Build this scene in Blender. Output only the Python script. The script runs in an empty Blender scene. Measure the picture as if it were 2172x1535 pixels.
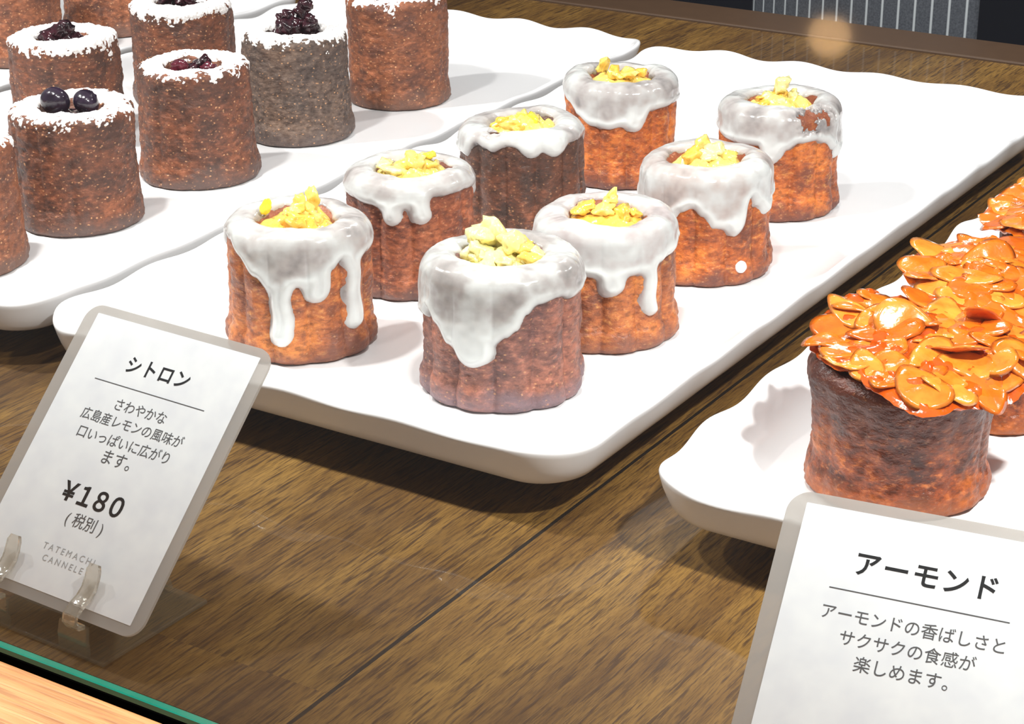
import bpy, bmesh, math, random
import numpy as np
from mathutils import Vector, Matrix

# ------------------------------------------------------------------ camera
S = bpy.context.scene
COL = S.collection
cam_d = bpy.data.cameras.new('camera')
cam_o = bpy.data.objects.new('camera', cam_d)
COL.objects.link(cam_o)
CAM = Vector((0.30376784, -0.47118608, 0.25298231))
RW = ((0.8447401627, -0.2034371698, 0.4950023994),
      (0.5351398534, 0.3319372976, -0.7768159163),
      (-0.0062765272, 0.9211031150, 0.3892681040))
cam_o.matrix_world = Matrix.Translation(CAM) @ Matrix(RW).to_4x4()
cam_d.sensor_fit = 'HORIZONTAL'
cam_d.sensor_width = 36.0
cam_d.lens = 4230.0 / 2172.0 * 36.0
cam_d.clip_start = 0.01
cam_d.clip_end = 50
S.camera = cam_o

# ------------------------------------------------------------------ world, lamps, exposure
W = bpy.data.worlds.new('room_light')
S.world = W
W.use_nodes = True
W.node_tree.nodes['Background'].inputs[0].default_value = (0.99, 0.99, 1.0, 1)
W.node_tree.nodes['Background'].inputs[1].default_value = 0.29
S.view_settings.view_transform = 'Standard'
S.view_settings.look = 'None'
S.view_settings.gamma = 1.0
S.view_settings.exposure = 0.0
S.view_settings.use_curve_mapping = False


def led_or_fill(x, y, z, power, r=0.014, color=(1.0, 0.985, 0.96)):
    d = bpy.data.lights.new('case_led_or_fill', 'AREA')
    d.shape = 'DISK'
    d.size = r * 2
    d.energy = power
    d.color = color
    o = bpy.data.objects.new('case_led_or_fill', d)
    o.location = (x, y, z)
    COL.objects.link(o)


for lx, lp in ((-0.44, 3.2), (-0.18, 1.8), (0.08, 1.0), (0.33, 4.0)):
    led_or_fill(lx, -0.09, 0.43, lp)
for lx in (-0.10, 0.30):  # added rear fill pair, brightens the far floor where the front row falls off
    led_or_fill(lx, 0.45, 0.40, 0.75)


# ------------------------------------------------------------------ node helpers
def new_mat(name):
    m = bpy.data.materials.new(name)
    m.use_nodes = True
    nt = m.node_tree
    b = nt.nodes['Principled BSDF']
    return m, nt, b


def N(nt, kind, **kw):
    n = nt.nodes.new(kind)
    for k, v in kw.items():
        setattr(n, k, v)
    return n


def setin(n, **kw):
    for k, v in kw.items():
        n.inputs[k.replace('_', ' ')].default_value = v


def srgb(r, g, b):
    def f(c):
        c /= 255.0
        return c / 12.92 if c <= 0.04045 else ((c + 0.055) / 1.055) ** 2.4
    return (f(r), f(g), f(b), 1.0)


def mapping(nt, scale=(1, 1, 1), loc=(0, 0, 0), coord='Object'):
    tc = N(nt, 'ShaderNodeTexCoord')
    mp = N(nt, 'ShaderNodeMapping')
    mp.inputs['Scale'].default_value = scale
    mp.inputs['Location'].default_value = loc
    nt.links.new(tc.outputs[coord], mp.inputs['Vector'])
    return mp.outputs['Vector']


def noise(nt, vec, scale, detail=4, rough=0.55):
    n = N(nt, 'ShaderNodeTexNoise')
    n.inputs['Scale'].default_value = scale
    n.inputs['Detail'].default_value = detail
    n.inputs['Roughness'].default_value = rough
    nt.links.new(vec, n.inputs['Vector'])
    return n.outputs['Fac']


def ramp(nt, fac, stops):
    r = N(nt, 'ShaderNodeValToRGB')
    e = r.color_ramp.elements
    while len(e) < len(stops):
        e.new(0.5)
    for i, (p, c) in enumerate(stops):
        e[i].position = p
        e[i].color = c if len(c) == 4 else (*c, 1)
    nt.links.new(fac, r.inputs['Fac'])
    return r.outputs['Color']


def mixc(nt, fac, a, b, mode='MIX'):
    m = N(nt, 'ShaderNodeMix', data_type='RGBA', blend_type=mode)
    for idx, v in ((0, fac), (6, a), (7, b)):
        if hasattr(v, 'links'):
            nt.links.new(v, m.inputs[idx])
        elif idx == 0:
            m.inputs[0].default_value = v
        else:
            m.inputs[idx].default_value = v
    return m.outputs[2]


def mth(nt, op, a, b=None):
    m = N(nt, 'ShaderNodeMath', operation=op)
    for i, v in enumerate((a, b)):
        if v is None:
            continue
        if hasattr(v, 'links'):
            nt.links.new(v, m.inputs[i])
        else:
            m.inputs[i].default_value = v
    return m.outputs[0]


def bump(nt, height, strength, dist, bsdf, nrm=None):
    b = N(nt, 'ShaderNodeBump')
    b.inputs['Strength'].default_value = strength
    b.inputs['Distance'].default_value = dist
    nt.links.new(height, b.inputs['Height'])
    if nrm is not None:
        nt.links.new(nrm, b.inputs['Normal'])
    nt.links.new(b.outputs['Normal'], bsdf.inputs['Normal'])
    return b.outputs['Normal']


def plain(name, col, rough=0.4, spec=0.5, **kw):
    m, nt, b = new_mat(name)
    v = mapping(nt)
    f = noise(nt, v, 120, 3)
    c2 = tuple(min(1, x * 1.06) for x in col[:3]) + (1,)
    c1 = tuple(x * 0.95 for x in col[:3]) + (1,)
    nt.links.new(ramp(nt, f, [(0.3, c1), (0.7, c2)]), b.inputs['Base Color'])
    b.inputs['Roughness'].default_value = rough
    b.inputs['Specular IOR Level'].default_value = spec
    for k, v in kw.items():
        b.inputs[k.replace('_', ' ')].default_value = v
    return m


# ------------------------------------------------------------------ materials
def mat_floor():
    m, nt, b = new_mat('dark_stained_oak')
    tc = N(nt, 'ShaderNodeTexCoord')
    sep = N(nt, 'ShaderNodeSeparateXYZ')
    nt.links.new(tc.outputs['Object'], sep.inputs[0])
    X, Y = sep.outputs[0], sep.outputs[1]
    idx = mth(nt, 'FLOOR', mth(nt, 'DIVIDE', mth(nt, 'SUBTRACT', X, 0.052), 0.093))
    offs = mth(nt, 'MULTIPLY', idx, 3.17)
    yy = mth(nt, 'ADD', Y, mth(nt, 'MULTIPLY', idx, 0.173))
    row = mth(nt, 'FLOOR', mth(nt, 'DIVIDE', mth(nt, 'ADD', yy, 0.3305), 0.52))
    seed = mth(nt, 'ADD', offs, mth(nt, 'MULTIPLY', row, 7.77))
    cmb = N(nt, 'ShaderNodeCombineXYZ')
    nt.links.new(X, cmb.inputs[0])
    nt.links.new(Y, cmb.inputs[1])
    nt.links.new(seed, cmb.inputs[2])
    wn = N(nt, 'ShaderNodeTexWhiteNoise', noise_dimensions='1D')
    nt.links.new(seed, wn.inputs['W'])

    def mp(sc):
        k = N(nt, 'ShaderNodeMapping')
        k.inputs['Scale'].default_value = sc
        nt.links.new(cmb.outputs[0], k.inputs['Vector'])
        return k.outputs[0]
    broad = noise(nt, mp((34, 9, 1)), 1.0, 5, 0.6)
    pores = noise(nt, mp((900, 60, 1)), 1.0, 3, 0.62)
    fine = noise(nt, mp((2600, 150, 1)), 1.0, 2, 0.6)
    figure = N(nt, 'ShaderNodeTexWave', wave_type='BANDS', bands_direction='X')
    setin(figure, Scale=40.0, Distortion=7.0, Detail=3.0)
    figure.inputs['Detail Scale'].default_value = 1.6
    nt.links.new(mp((1, 0.16, 1)), figure.inputs['Vector'])
    base = ramp(nt, broad, [(0.30, srgb(82, 54, 20)), (0.46, srgb(112, 80, 32)), (0.60, srgb(134, 100, 44)), (0.75, srgb(150, 115, 54))])
    base = mixc(nt, 0.16, base, ramp(nt, figure.outputs['Fac'], [(0.0, srgb(84, 56, 26)), (1.0, srgb(156, 120, 66))]))
    dark = ramp(nt, pores, [(0.38, (1, 1, 1, 1)), (0.48, (0, 0, 0, 1))])
    base = mixc(nt, mth(nt, 'MULTIPLY', dark, 0.85), base, srgb(60, 38, 18))
    base = mixc(nt, mth(nt, 'MULTIPLY', ramp(nt, fine, [(0.42, (1, 1, 1, 1)), (0.52, (0, 0, 0, 1))]), 0.5), base, srgb(62, 40, 18))
    tone = ramp(nt, wn.outputs['Value'], [(0.0, (0.74, 0.72, 0.70, 1)), (1.0, (1.1, 1.08, 1.06, 1))])
    base = mixc(nt, 1.0, base, tone, 'MULTIPLY')
    seam = mth(nt, 'LESS_THAN', mth(nt, 'ABSOLUTE', mth(nt, 'SUBTRACT', X, 0.0522)), 0.0006)
    base = mixc(nt, seam, base, srgb(24, 16, 10))
    nt.links.new(base, b.inputs['Base Color'])
    b.inputs['Roughness'].default_value = 0.5
    b.inputs['Coat Weight'].default_value = 0.22
    b.inputs['Coat Roughness'].default_value = 0.02
    bump(nt, mth(nt, 'SUBTRACT', pores, mth(nt, 'MULTIPLY', seam, 2.0)), 0.25, 0.0004, b)
    return m


def mat_ledge():
    m, nt, b = new_mat('light_oak')
    v = mapping(nt, (12, 260, 40))
    f = noise(nt, v, 1.0, 5, 0.6)
    f2 = noise(nt, mapping(nt, (30, 1100, 60)), 1.0, 3, 0.6)
    c = ramp(nt, f, [(0.3, srgb(150, 98, 54)), (0.5, srgb(182, 130, 78)), (0.7, srgb(198, 150, 98))])
    c = mixc(nt, mth(nt, 'MULTIPLY', ramp(nt, f2, [(0.38, (1, 1, 1, 1)), (0.5, (0, 0, 0, 1))]), 0.6), c, srgb(130, 80, 42))
    nt.links.new(c, b.inputs['Base Color'])
    b.inputs['Roughness'].default_value = 0.45
    bump(nt, f2, 0.3, 0.0004, b)
    return m


def mat_cake(name, light, mid, dark, seed, ring=None, topdark=0.0, speck=0.5, dusty=0.0, rough=0.42, height=0.042, trange=(0.35, 0.85)):
    """baked crust: caramel patches, darker foot ring and top, crumbs and pits"""
    m, nt, b = new_mat(name)
    tc = N(nt, 'ShaderNodeTexCoord')
    sep = N(nt, 'ShaderNodeSeparateXYZ')
    nt.links.new(tc.outputs['Object'], sep.inputs[0])
    z = mth(nt, 'DIVIDE', sep.outputs[2], height)
    L = (seed * 1.7, seed * 0.9, seed * 0.3)
    v1 = mapping(nt, (70, 70, 95), L)
    v2 = mapping(nt, (330, 330, 620), L)
    v3 = mapping(nt, (900, 900, 1200), L)
    n1 = noise(nt, v1, 1.0, 4, 0.6)
    n2 = noise(nt, v2, 1.0, 4, 0.65)
    n3 = noise(nt, v3, 1.0, 3, 0.6)
    c = ramp(nt, n1, [(0.37, dark), (0.52, mid), (0.72, light)])
    c = mixc(nt, mth(nt, 'MULTIPLY', ramp(nt, n2, [(0.36, (1, 1, 1, 1)), (0.52, (0, 0, 0, 1))]), 0.62), c, tuple(x * 0.5 for x in dark[:3]) + (1,))
    c = mixc(nt, mth(nt, 'MULTIPLY', ramp(nt, n2, [(0.55, (0, 0, 0, 1)), (0.72, (1, 1, 1, 1))]), 0.45), c, tuple(min(1, x * 1.9 + 0.03) for x in light[:3]) + (1,))
    rg = ring or tuple(x * 0.75 for x in dark[:3]) + (1,)
    zz = mth(nt, 'ADD', z, mth(nt, 'MULTIPLY', mth(nt, 'SUBTRACT', n1, 0.5), 0.35))
    c = mixc(nt, mth(nt, 'MULTIPLY', ramp(nt, zz, [(0.03, (1, 1, 1, 1)), (0.2, (0, 0, 0, 1))]), 0.75), c, rg)
    if topdark:
        c = mixc(nt, mth(nt, 'MULTIPLY', ramp(nt, zz, [(trange[0], (0, 0, 0, 1)), (trange[1], (1, 1, 1, 1))]), topdark), c, dark)
    vo = N(nt, 'ShaderNodeTexVoronoi')
    vo.inputs['Scale'].default_value = 520
    nt.links.new(mapping(nt, (1, 1, 1.3), L), vo.inputs['Vector'])
    sp = ramp(nt, vo.outputs['Distance'], [(0.12, (1, 1, 1, 1)), (0.30, (0, 0, 0, 1))])
    gate = ramp(nt, n3, [(0.47, (0, 0, 0, 1)), (0.55, (1, 1, 1, 1))])
    c = mixc(nt, mth(nt, 'MULTIPLY', mth(nt, 'MULTIPLY', sp, gate), speck), c, srgb(226, 168, 120))
    if dusty:
        c = mixc(nt, mth(nt, 'MULTIPLY', ramp(nt, n2, [(0.35, (0, 0, 0, 1)), (0.65, (1, 1, 1, 1))]), dusty), c, srgb(150, 138, 128))
    nt.links.new(c, b.inputs['Base Color'])
    b.inputs['Roughness'].default_value = rough
    b.inputs['Specular IOR Level'].default_value = 0.45
    b.inputs['Subsurface Weight'].default_value = 0.08
    b.inputs['Subsurface Radius'].default_value = (0.004, 0.0015, 0.0006)
    b.inputs['Subsurface Scale'].default_value = 0.5
    h = mth(nt, 'ADD', n2, mth(nt, 'MULTIPLY', n3, 0.6))
    bump(nt, h, 0.6, 0.0008, b)
    return m


def mat_glaze(name, seed, thin=(188, 181, 179), thick=(216, 219, 218)):
    m, nt, b = new_mat(name)
    at = N(nt, 'ShaderNodeAttribute', attribute_name='thick')
    L = (seed * 1.3, seed * 2.1, seed)
    n = noise(nt, mapping(nt, (66, 66, 76), L), 1.0, 3, 0.55)
    n2 = noise(nt, mapping(nt, (260, 260, 300), L), 1.0, 3, 0.6)
    f = mth(nt, 'ADD', mth(nt, 'MULTIPLY', at.outputs['Fac'], 0.75), mth(nt, 'MULTIPLY', mth(nt, 'SUBTRACT', mth(nt, 'ADD', n, mth(nt, 'MULTIPLY', n2, 0.22)), 0.61), 1.1))
    c = ramp(nt, f, [(0.0, srgb(*[int(x * 0.76) for x in thin])), (0.22, srgb(*[int(x * 0.94) for x in thin])), (0.5, srgb(200, 201, 200)), (0.9, srgb(*thick))])
    nt.links.new(c, b.inputs['Base Color'])
    b.inputs['Roughness'].default_value = 0.16
    b.inputs['Specular IOR Level'].default_value = 0.5
    b.inputs['Subsurface Weight'].default_value = 0.25
    b.inputs['Subsurface Radius'].default_value = (0.003, 0.0027, 0.0024)
    b.inputs['Subsurface Scale'].default_value = 0.6
    bump(nt, n, 0.15, 0.001, b)
    return m


def mat_sugar():
    m, nt, b = new_mat('powdered_sugar')
    v = mapping(nt)
    f = noise(nt, v, 1500, 3)
    nt.links.new(ramp(nt, f, [(0.3, srgb(216, 208, 206)), (0.6, srgb(246, 243, 241))]), b.inputs['Base Color'])
    b.inputs['Roughness'].default_value = 0.95
    b.inputs['Subsurface Weight'].default_value = 0.1
    b.inputs['Subsurface Radius'].default_value = (0.002, 0.002, 0.002)
    bump(nt, f, 0.6, 0.0006, b)
    return m


def mat_lemon(name, a, c, sss=0.35):
    m, nt, b = new_mat(name)
    v = mapping(nt)
    f = noise(nt, v, 160, 4, 0.6)
    nt.links.new(ramp(nt, f, [(0.3, srgb(*a)), (0.7, srgb(*c))]), b.inputs['Base Color'])
    b.inputs['Roughness'].default_value = 0.14
    b.inputs['Subsurface Weight'].default_value = sss
    b.inputs['Subsurface Radius'].default_value = (0.004, 0.0028, 0.0008)
    b.inputs['Subsurface Scale'].default_value = 0.7
    b.inputs['Coat Weight'].default_value = 0.4
    bump(nt, noise(nt, v, 420, 3), 0.5, 0.0008, b)
    return m


def mat_berry(name, a, c, rough=0.12):
    m, nt, b = new_mat(name)
    v = mapping(nt)
    f = noise(nt, v, 200, 4, 0.6)
    nt.links.new(ramp(nt, f, [(0.35, srgb(*a)), (0.7, srgb(*c))]), b.inputs['Base Color'])
    b.inputs['Roughness'].default_value = rough
    b.inputs['Coat Weight'].default_value = 0.5
    b.inputs['Coat Roughness'].default_value = 0.08
    bump(nt, noise(nt, v, 700, 2), 0.25, 0.0005, b)
    return m


def mat_almond(name, a, c, d):
    m, nt, b = new_mat(name)
    v = mapping(nt)
    f = noise(nt, v, 130, 4, 0.6)
    oi = N(nt, 'ShaderNodeObjectInfo')
    fr = mth(nt, 'ADD', mth(nt, 'MULTIPLY', f, 0.7), mth(nt, 'MULTIPLY', oi.outputs['Random'], 0.45))
    nt.links.new(ramp(nt, fr, [(0.25, srgb(*a)), (0.5, srgb(*c)), (0.85, srgb(*d))]), b.inputs['Base Color'])
    b.inputs['Roughness'].default_value = 0.2
    b.inputs['Coat Weight'].default_value = 0.9
    b.inputs['Coat Roughness'].default_value = 0.07
    b.inputs['Subsurface Weight'].default_value = 0.12
    b.inputs['Subsurface Radius'].default_value = (0.003, 0.0014, 0.0004)
    bump(nt, noise(nt, v, 260, 3), 0.5, 0.0006, b)
    return m


def mat_tray():
    m, nt, b = new_mat('white_melamine')
    v = mapping(nt)
    f = noise(nt, v, 25, 3)
    nt.links.new(ramp(nt, f, [(0.3, srgb(238, 238, 240)), (0.7, srgb(243, 243, 245))]), b.inputs['Base Color'])
    b.inputs['Roughness'].default_value = 0.2
    b.inputs['Specular IOR Level'].default_value = 0.5
    return m


def mat_clear(name, tint=(1, 1, 1), gloss=1.0, ior=1.5, haze=0.0, haze_col=(0.8, 0.8, 0.8)):
    """thin clear sheet: see-through with mirror reflection by Fresnel"""
    m = bpy.data.materials.new(name)
    m.use_nodes = True
    nt = m.node_tree
    nt.nodes.clear()
    out = N(nt, 'ShaderNodeOutputMaterial')
    tr = N(nt, 'ShaderNodeBsdfTransparent')
    tr.inputs[0].default_value = (*tint, 1)
    gl = N(nt, 'ShaderNodeBsdfGlossy')
    gl.inputs['Roughness'].default_value = 0.04
    fr = N(nt, 'ShaderNodeFresnel')
    fr.inputs['IOR'].default_value = ior
    mx = N(nt, 'ShaderNodeMixShader')
    geo = N(nt, 'ShaderNodeNewGeometry')
    front = mth(nt, 'SUBTRACT', 1.0, geo.outputs['Backfacing'])
    nt.links.new(mth(nt, 'MULTIPLY', mth(nt, 'MULTIPLY', fr.outputs[0], front), gloss), mx.inputs[0])
    last = tr.outputs[0]
    if haze:
        df = N(nt, 'ShaderNodeBsdfDiffuse')
        df.inputs[0].default_value = (*haze_col, 1)
        tl = N(nt, 'ShaderNodeBsdfTranslucent')
        tl.inputs[0].default_value = (*haze_col, 1)
        mt = N(nt, 'ShaderNodeMixShader')
        mt.inputs[0].default_value = 0.4
        nt.links.new(df.outputs[0], mt.inputs[1])
        nt.links.new(tl.outputs[0], mt.inputs[2])
        ns = noise(nt, mapping(nt), 60, 3)
        m2 = N(nt, 'ShaderNodeMixShader')
        nt.links.new(mth(nt, 'ADD', mth(nt, 'MULTIPLY', ns, 0.06), haze - 0.03), m2.inputs[0])
        nt.links.new(last, m2.inputs[1])
        nt.links.new(mt.outputs[0], m2.inputs[2])
        last = m2.outputs[0]
    nt.links.new(last, mx.inputs[1])
    nt.links.new(gl.outputs[0], mx.inputs[2])
    nt.links.new(mx.outputs[0], out.inputs[0])
    return m


M = {
    'floor': mat_floor(), 'ledge': mat_ledge(), 'tray': mat_tray(), 'sugar': mat_sugar(),
    'paper': plain('card_paper', srgb(242, 246, 252), 0.55, 0.3),
    'film': mat_clear('laminate_film', (0.93, 0.92, 0.90), 1.0, 1.45, 0.62, (0.72, 0.70, 0.68)),
    'ink': plain('black_ink', srgb(40, 40, 42), 0.6, 0.2),
    'ink_soft': plain('grey_ink', srgb(98, 98, 100), 0.6, 0.2),
    'ink_pale': plain('pale_grey_ink', srgb(176, 178, 180), 0.6, 0.2),
    'acrylic': mat_clear('clear_acrylic', (0.90, 0.90, 0.86), 1.0, 1.49, 0.10, (0.6, 0.58, 0.5)),
    'pane': mat_clear('clear_glass', (0.985, 0.99, 0.985), 1.0, 1.45),
    'green': plain('green_glass_edge', srgb(10, 106, 88), 0.15, 0.6),
    'gap': plain('black_gasket', srgb(12, 11, 11), 0.8, 0.1),
    'frame': plain('dark_brown_frame', srgb(84, 62, 44), 0.5, 0.4),
    'wall': plain('dark_navy_wall', srgb(26, 28, 38), 0.9, 0.2),
    'lemon': mat_lemon('candied_lemon', (238, 200, 84), (248, 226, 140)),
    'lemon_orange': mat_lemon('candied_lemon_deep', (238, 182, 66), (246, 204, 104)),
    'lemon_pale': mat_lemon('candied_lemon_pale', (238, 222, 140), (244, 236, 180), 0.45),
    'peel': mat_lemon('lemon_peel', (226, 206, 40), (240, 226, 90)),
    'jam': mat_berry('dark_berry_jam', (22, 12, 18), (66, 22, 34)),
    'jam_red': mat_berry('red_berry_jam', (62, 14, 28), (110, 36, 52)),
    'blueberry': mat_berry('blueberry_skin', (26, 16, 30), (48, 34, 52), 0.2),
    'caramel': mat_almond('caramel_sheet', (176, 68, 6), (208, 88, 10), (226, 112, 22)),
    'almond': mat_almond('caramelised_almond', (196, 84, 14), (216, 108, 22), (234, 150, 56)),
}


# ------------------------------------------------------------------ object helpers
def mesh_obj(name, verts, faces, mat, parent=None, smooth=True):
    me = bpy.data.meshes.new(name)
    me.from_pydata([tuple(v) for v in verts], [], [tuple(f) for f in faces])
    me.update()
    if smooth:
        me.polygons.foreach_set('use_smooth', [True] * len(me.polygons))
    if mat:
        me.materials.append(mat)
    o = bpy.data.objects.new(name, me)
    COL.objects.link(o)
    if parent:
        o.parent = parent
    return o


def bm_obj(name, bm, mat, parent=None, smooth=False):
    me = bpy.data.meshes.new(name)
    bm.to_mesh(me)
    bm.free()
    if smooth:
        me.polygons.foreach_set('use_smooth', [True] * len(me.polygons))
    if mat:
        me.materials.append(mat)
    o = bpy.data.objects.new(name, me)
    COL.objects.link(o)
    if parent:
        o.parent = parent
    return o


def box_bm(x0, x1, y0, y1, z0, z1, bev=0.0):
    bm = bmesh.new()
    bmesh.ops.create_cube(bm, size=1)
    for v in bm.verts:
        v.co = Vector((x0 + (v.co.x + .5) * (x1 - x0), y0 + (v.co.y + .5) * (y1 - y0), z0 + (v.co.z + .5) * (z1 - z0)))
    if bev:
        bmesh.ops.bevel(bm, geom=bm.edges[:], offset=bev, segments=2, affect='EDGES', profile=0.5)
    return bm


def empty(name, loc=(0, 0, 0), rz=0.0):
    o = bpy.data.objects.new(name, None)
    o.location = loc
    o.rotation_euler = (0, 0, rz)
    o.empty_display_size = 0.01
    COL.objects.link(o)
    return o


def tag(o, label, cat, group=None, kind=None):
    o['label'] = label
    o['category'] = cat
    if group:
        o['group'] = group
    if kind:
        o['kind'] = kind
    return o


def structure(o, label, cat):
    o['kind'] = 'structure'
    o['label'] = label
    o['category'] = cat
    return o


def hash3(ix, iy, iz, seed):
    h = (ix.astype(np.int64) * 374761393 + iy.astype(np.int64) * 668265263 + iz.astype(np.int64) * 2147483647 + seed * 1274126177) & 0xFFFFFFFF
    h = ((h ^ (h >> 13)) * 1274126177) & 0xFFFFFFFF
    h = ((h ^ (h >> 16)) * 2246822519) & 0xFFFFFFFF
    return (h ^ (h >> 15)).astype(np.float64) / 4294967295.0


def vnoise(x, y, z, seed=0):
    x, y, z = np.broadcast_arrays(np.asarray(x, float), np.asarray(y, float), np.asarray(z, float))
    ix, iy, iz = np.floor(x), np.floor(y), np.floor(z)
    fx, fy, fz = x - ix, y - iy, z - iz
    fx, fy, fz = [f * f * f * (f * (f * 6 - 15) + 10) for f in (fx, fy, fz)]
    r = 0
    for dx in (0, 1):
        for dy in (0, 1):
            for dz in (0, 1):
                w = (fx if dx else 1 - fx) * (fy if dy else 1 - fy) * (fz if dz else 1 - fz)
                r = r + w * hash3(ix + dx, iy + dy, iz + dz, seed)
    return r * 2 - 1


def fbm(x, y, z, seed=0, octv=3):
    r, a, s = 0, 1.0, 1.0
    for o in range(octv):
        r = r + a * vnoise(x * s, y * s, z * s, seed + o * 17)
        a *= 0.5
        s *= 2.03
    return r


def grid_faces(nu, nv, wrap=True, mask=None):
    """nu rows (profile), nv columns (around)"""
    f = []
    for i in range(nu - 1):
        for j in range(nv if wrap else nv - 1):
            k = (j + 1) % nv
            q = (i * nv + j, i * nv + k, (i + 1) * nv + k, (i + 1) * nv + j)
            if mask is None or mask[i, j] or mask[i, k] or mask[i + 1, k] or mask[i + 1, j]:
                f.append(q)
    return f


def compact(verts, faces, attr=None):
    used = sorted({i for f in faces for i in f})
    mp = {u: i for i, u in enumerate(used)}
    return verts[used], [tuple(mp[i] for i in f) for f in faces], (attr[used] if attr is not None else None)


# ------------------------------------------------------------------ setting
def build_setting():
    o = bm_obj('floor', box_bm(-1.2, 1.2, -0.1804, 0.487, -0.02, 0.0), M['floor'])
    structure(o, 'dark stained oak floor of the display case under the trays', 'floor')
    o = bm_obj('trim_1', box_bm(-1.2, 1.2, -0.80, -0.1862, -0.05, -0.0008, 0.0006), M['ledge'])
    structure(o, 'light oak ledge running outside the front glass', 'ledge')
    o = bm_obj('trim_2', box_bm(-1.2, 1.2, -0.1861, -0.1805, -0.03, -0.0032), M['gap'])
    structure(o, 'black gap strip between front glass and oak ledge', 'gasket')
    o = bm_obj('trim_3', box_bm(-1.2, 1.2, 0.4875, 0.523, -0.05, 0.0015, 0.0008), M['frame'])
    structure(o, 'dark brown frame strip along the rear edge of the case', 'frame')
    o = bm_obj('wall_back', box_bm(-1.6, 1.6, 0.95, 0.97, -0.7, 1.2), M['wall'])
    structure(o, 'dark navy wall behind the display case', 'wall')
    o = bm_obj('ceiling', box_bm(-1.6, 1.6, -2.2, -0.4, 1.5, 1.52), plain('ceiling_paint', srgb(205, 200, 192), 0.9, 0.2))
    structure(o, 'plain pale ceiling of the shop in front of the case', 'ceiling')
    # front glass, leaning back a little
    root = empty('glass_pane', (0, -0.1804, 0.0))
    tag(root, 'clear front glass of the display case with a green bottom edge', 'glass')
    t = math.radians(14)
    root.rotation_euler = (-t, 0, 0)
    bm_obj('pane', box_bm(-1.1, 1.1, -0.0030, -0.0004, 0.0001, 0.42), M['pane'], root)
    e = bm_obj('bottom_edge', box_bm(-1.1, 1.1, -0.0034, -0.0002, -0.0012, 0.0), M['green'], root)
    e['label'] = 'green polished bottom edge of the glass'


def build_stripes():
    root = empty('pinstriped_cloth', (0, 0, 0))
    tag(root, 'dark grey cloth with pale vertical pinstripes behind the rear frame', 'cloth')
    # bulging cloth: a shallow arc in plan
    n = 60
    z0, z1 = -0.22, 0.28
    R, cx, cy = 0.20, -0.12, 0.80
    prof = []
    for i in range(n + 1):
        a = math.radians(-120 + i * (120 - 75.5) / n)
        prof.append((cx + R * math.cos(a), cy + R * math.sin(a), a))
    vs, fs = [], []
    for (x, y, a) in prof:
        for z in (z0, z1):
            vs.append((x, y, z))
    for (x, y, a) in prof:
        for z in (z0, z1):
            vs.append((x - 0.004 * math.cos(a), y - 0.004 * math.sin(a), z))
    m = 2 * (n + 1)
    for i in range(n):
        fs += [(2 * i, 2 * i + 2, 2 * i + 3, 2 * i + 1), (m + 2 * i, m + 2 * i + 1, m + 2 * i + 3, m + 2 * i + 2),
               (2 * i + 1, 2 * i + 3, m + 2 * i + 3, m + 2 * i + 1), (2 * i, m + 2 * i, m + 2 * i + 2, 2 * i + 2)]
    fs += [(0, 1, m + 1, m), (2 * n, m + 2 * n, m + 2 * n + 1, 2 * n + 1)]
    mt, nt, b = new_mat('pinstripe_weave')
    tc = N(nt, 'ShaderNodeTexCoord')
    sep = N(nt, 'ShaderNodeSeparateXYZ')
    nt.links.new(tc.outputs['Object'], sep.inputs[0])
    ang = mth(nt, 'ARCTAN2', mth(nt, 'SUBTRACT', sep.outputs[1], cy), mth(nt, 'SUBTRACT', sep.outputs[0], cx))
    st = mth(nt, 'FRACT', mth(nt, 'MULTIPLY', mth(nt, 'ADD', ang, 10.0), R / 0.0098))
    line = ramp(nt, st, [(0.0, (0, 0, 0, 1)), (0.42, (0, 0, 0, 1)), (0.47, (1, 1, 1, 1)), (0.55, (1, 1, 1, 1)), (0.60, (0, 0, 0, 1))])
    weave = noise(nt, mapping(nt), 900, 2)
    c = mixc(nt, line, ramp(nt, weave, [(0.3, srgb(66, 70, 78)), (0.7, srgb(92, 96, 104))]), srgb(196, 202, 206))
    nt.links.new(c, b.inputs['Base Color'])
    b.inputs['Roughness'].default_value = 0.9
    mesh_obj('cloth_panel', vs, fs, mt, root)


def build_pendant():
    """shop lamp out in front of the case; the front glass mirrors its warm globe"""
    root = empty('pendant_lamp', (-0.337, -1.31, 0.444))
    tag(root, 'warm glowing globe pendant lamp hanging in the shop in front of the case', 'lamp')
    m, nt, b = new_mat('warm_lamp_globe')
    b.inputs['Base Color'].default_value = (1, 0.8, 0.55, 1)
    b.inputs['Emission Color'].default_value = (1.0, 0.60, 0.28, 1)
    b.inputs['Emission Strength'].default_value = 16.0
    bm = bmesh.new()
    bmesh.ops.create_uvsphere(bm, u_segments=32, v_segments=20, radius=0.017)
    bm_obj('globe', bm, m, root, True)
    bm = bmesh.new()
    bmesh.ops.create_cone(bm, cap_ends=True, segments=24, radius1=0.012, radius2=0.008, depth=0.024, matrix=Matrix.Translation((0, 0, 0.026)))
    bm_obj('socket', bm, M['gap'], root, False)
    bm = bmesh.new()
    bmesh.ops.create_cone(bm, cap_ends=True, segments=10, radius1=0.0025, radius2=0.0025, depth=1.02, matrix=Matrix.Translation((0, 0, 0.546)))
    bm_obj('cord', bm, M['gap'], root, False)


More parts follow.
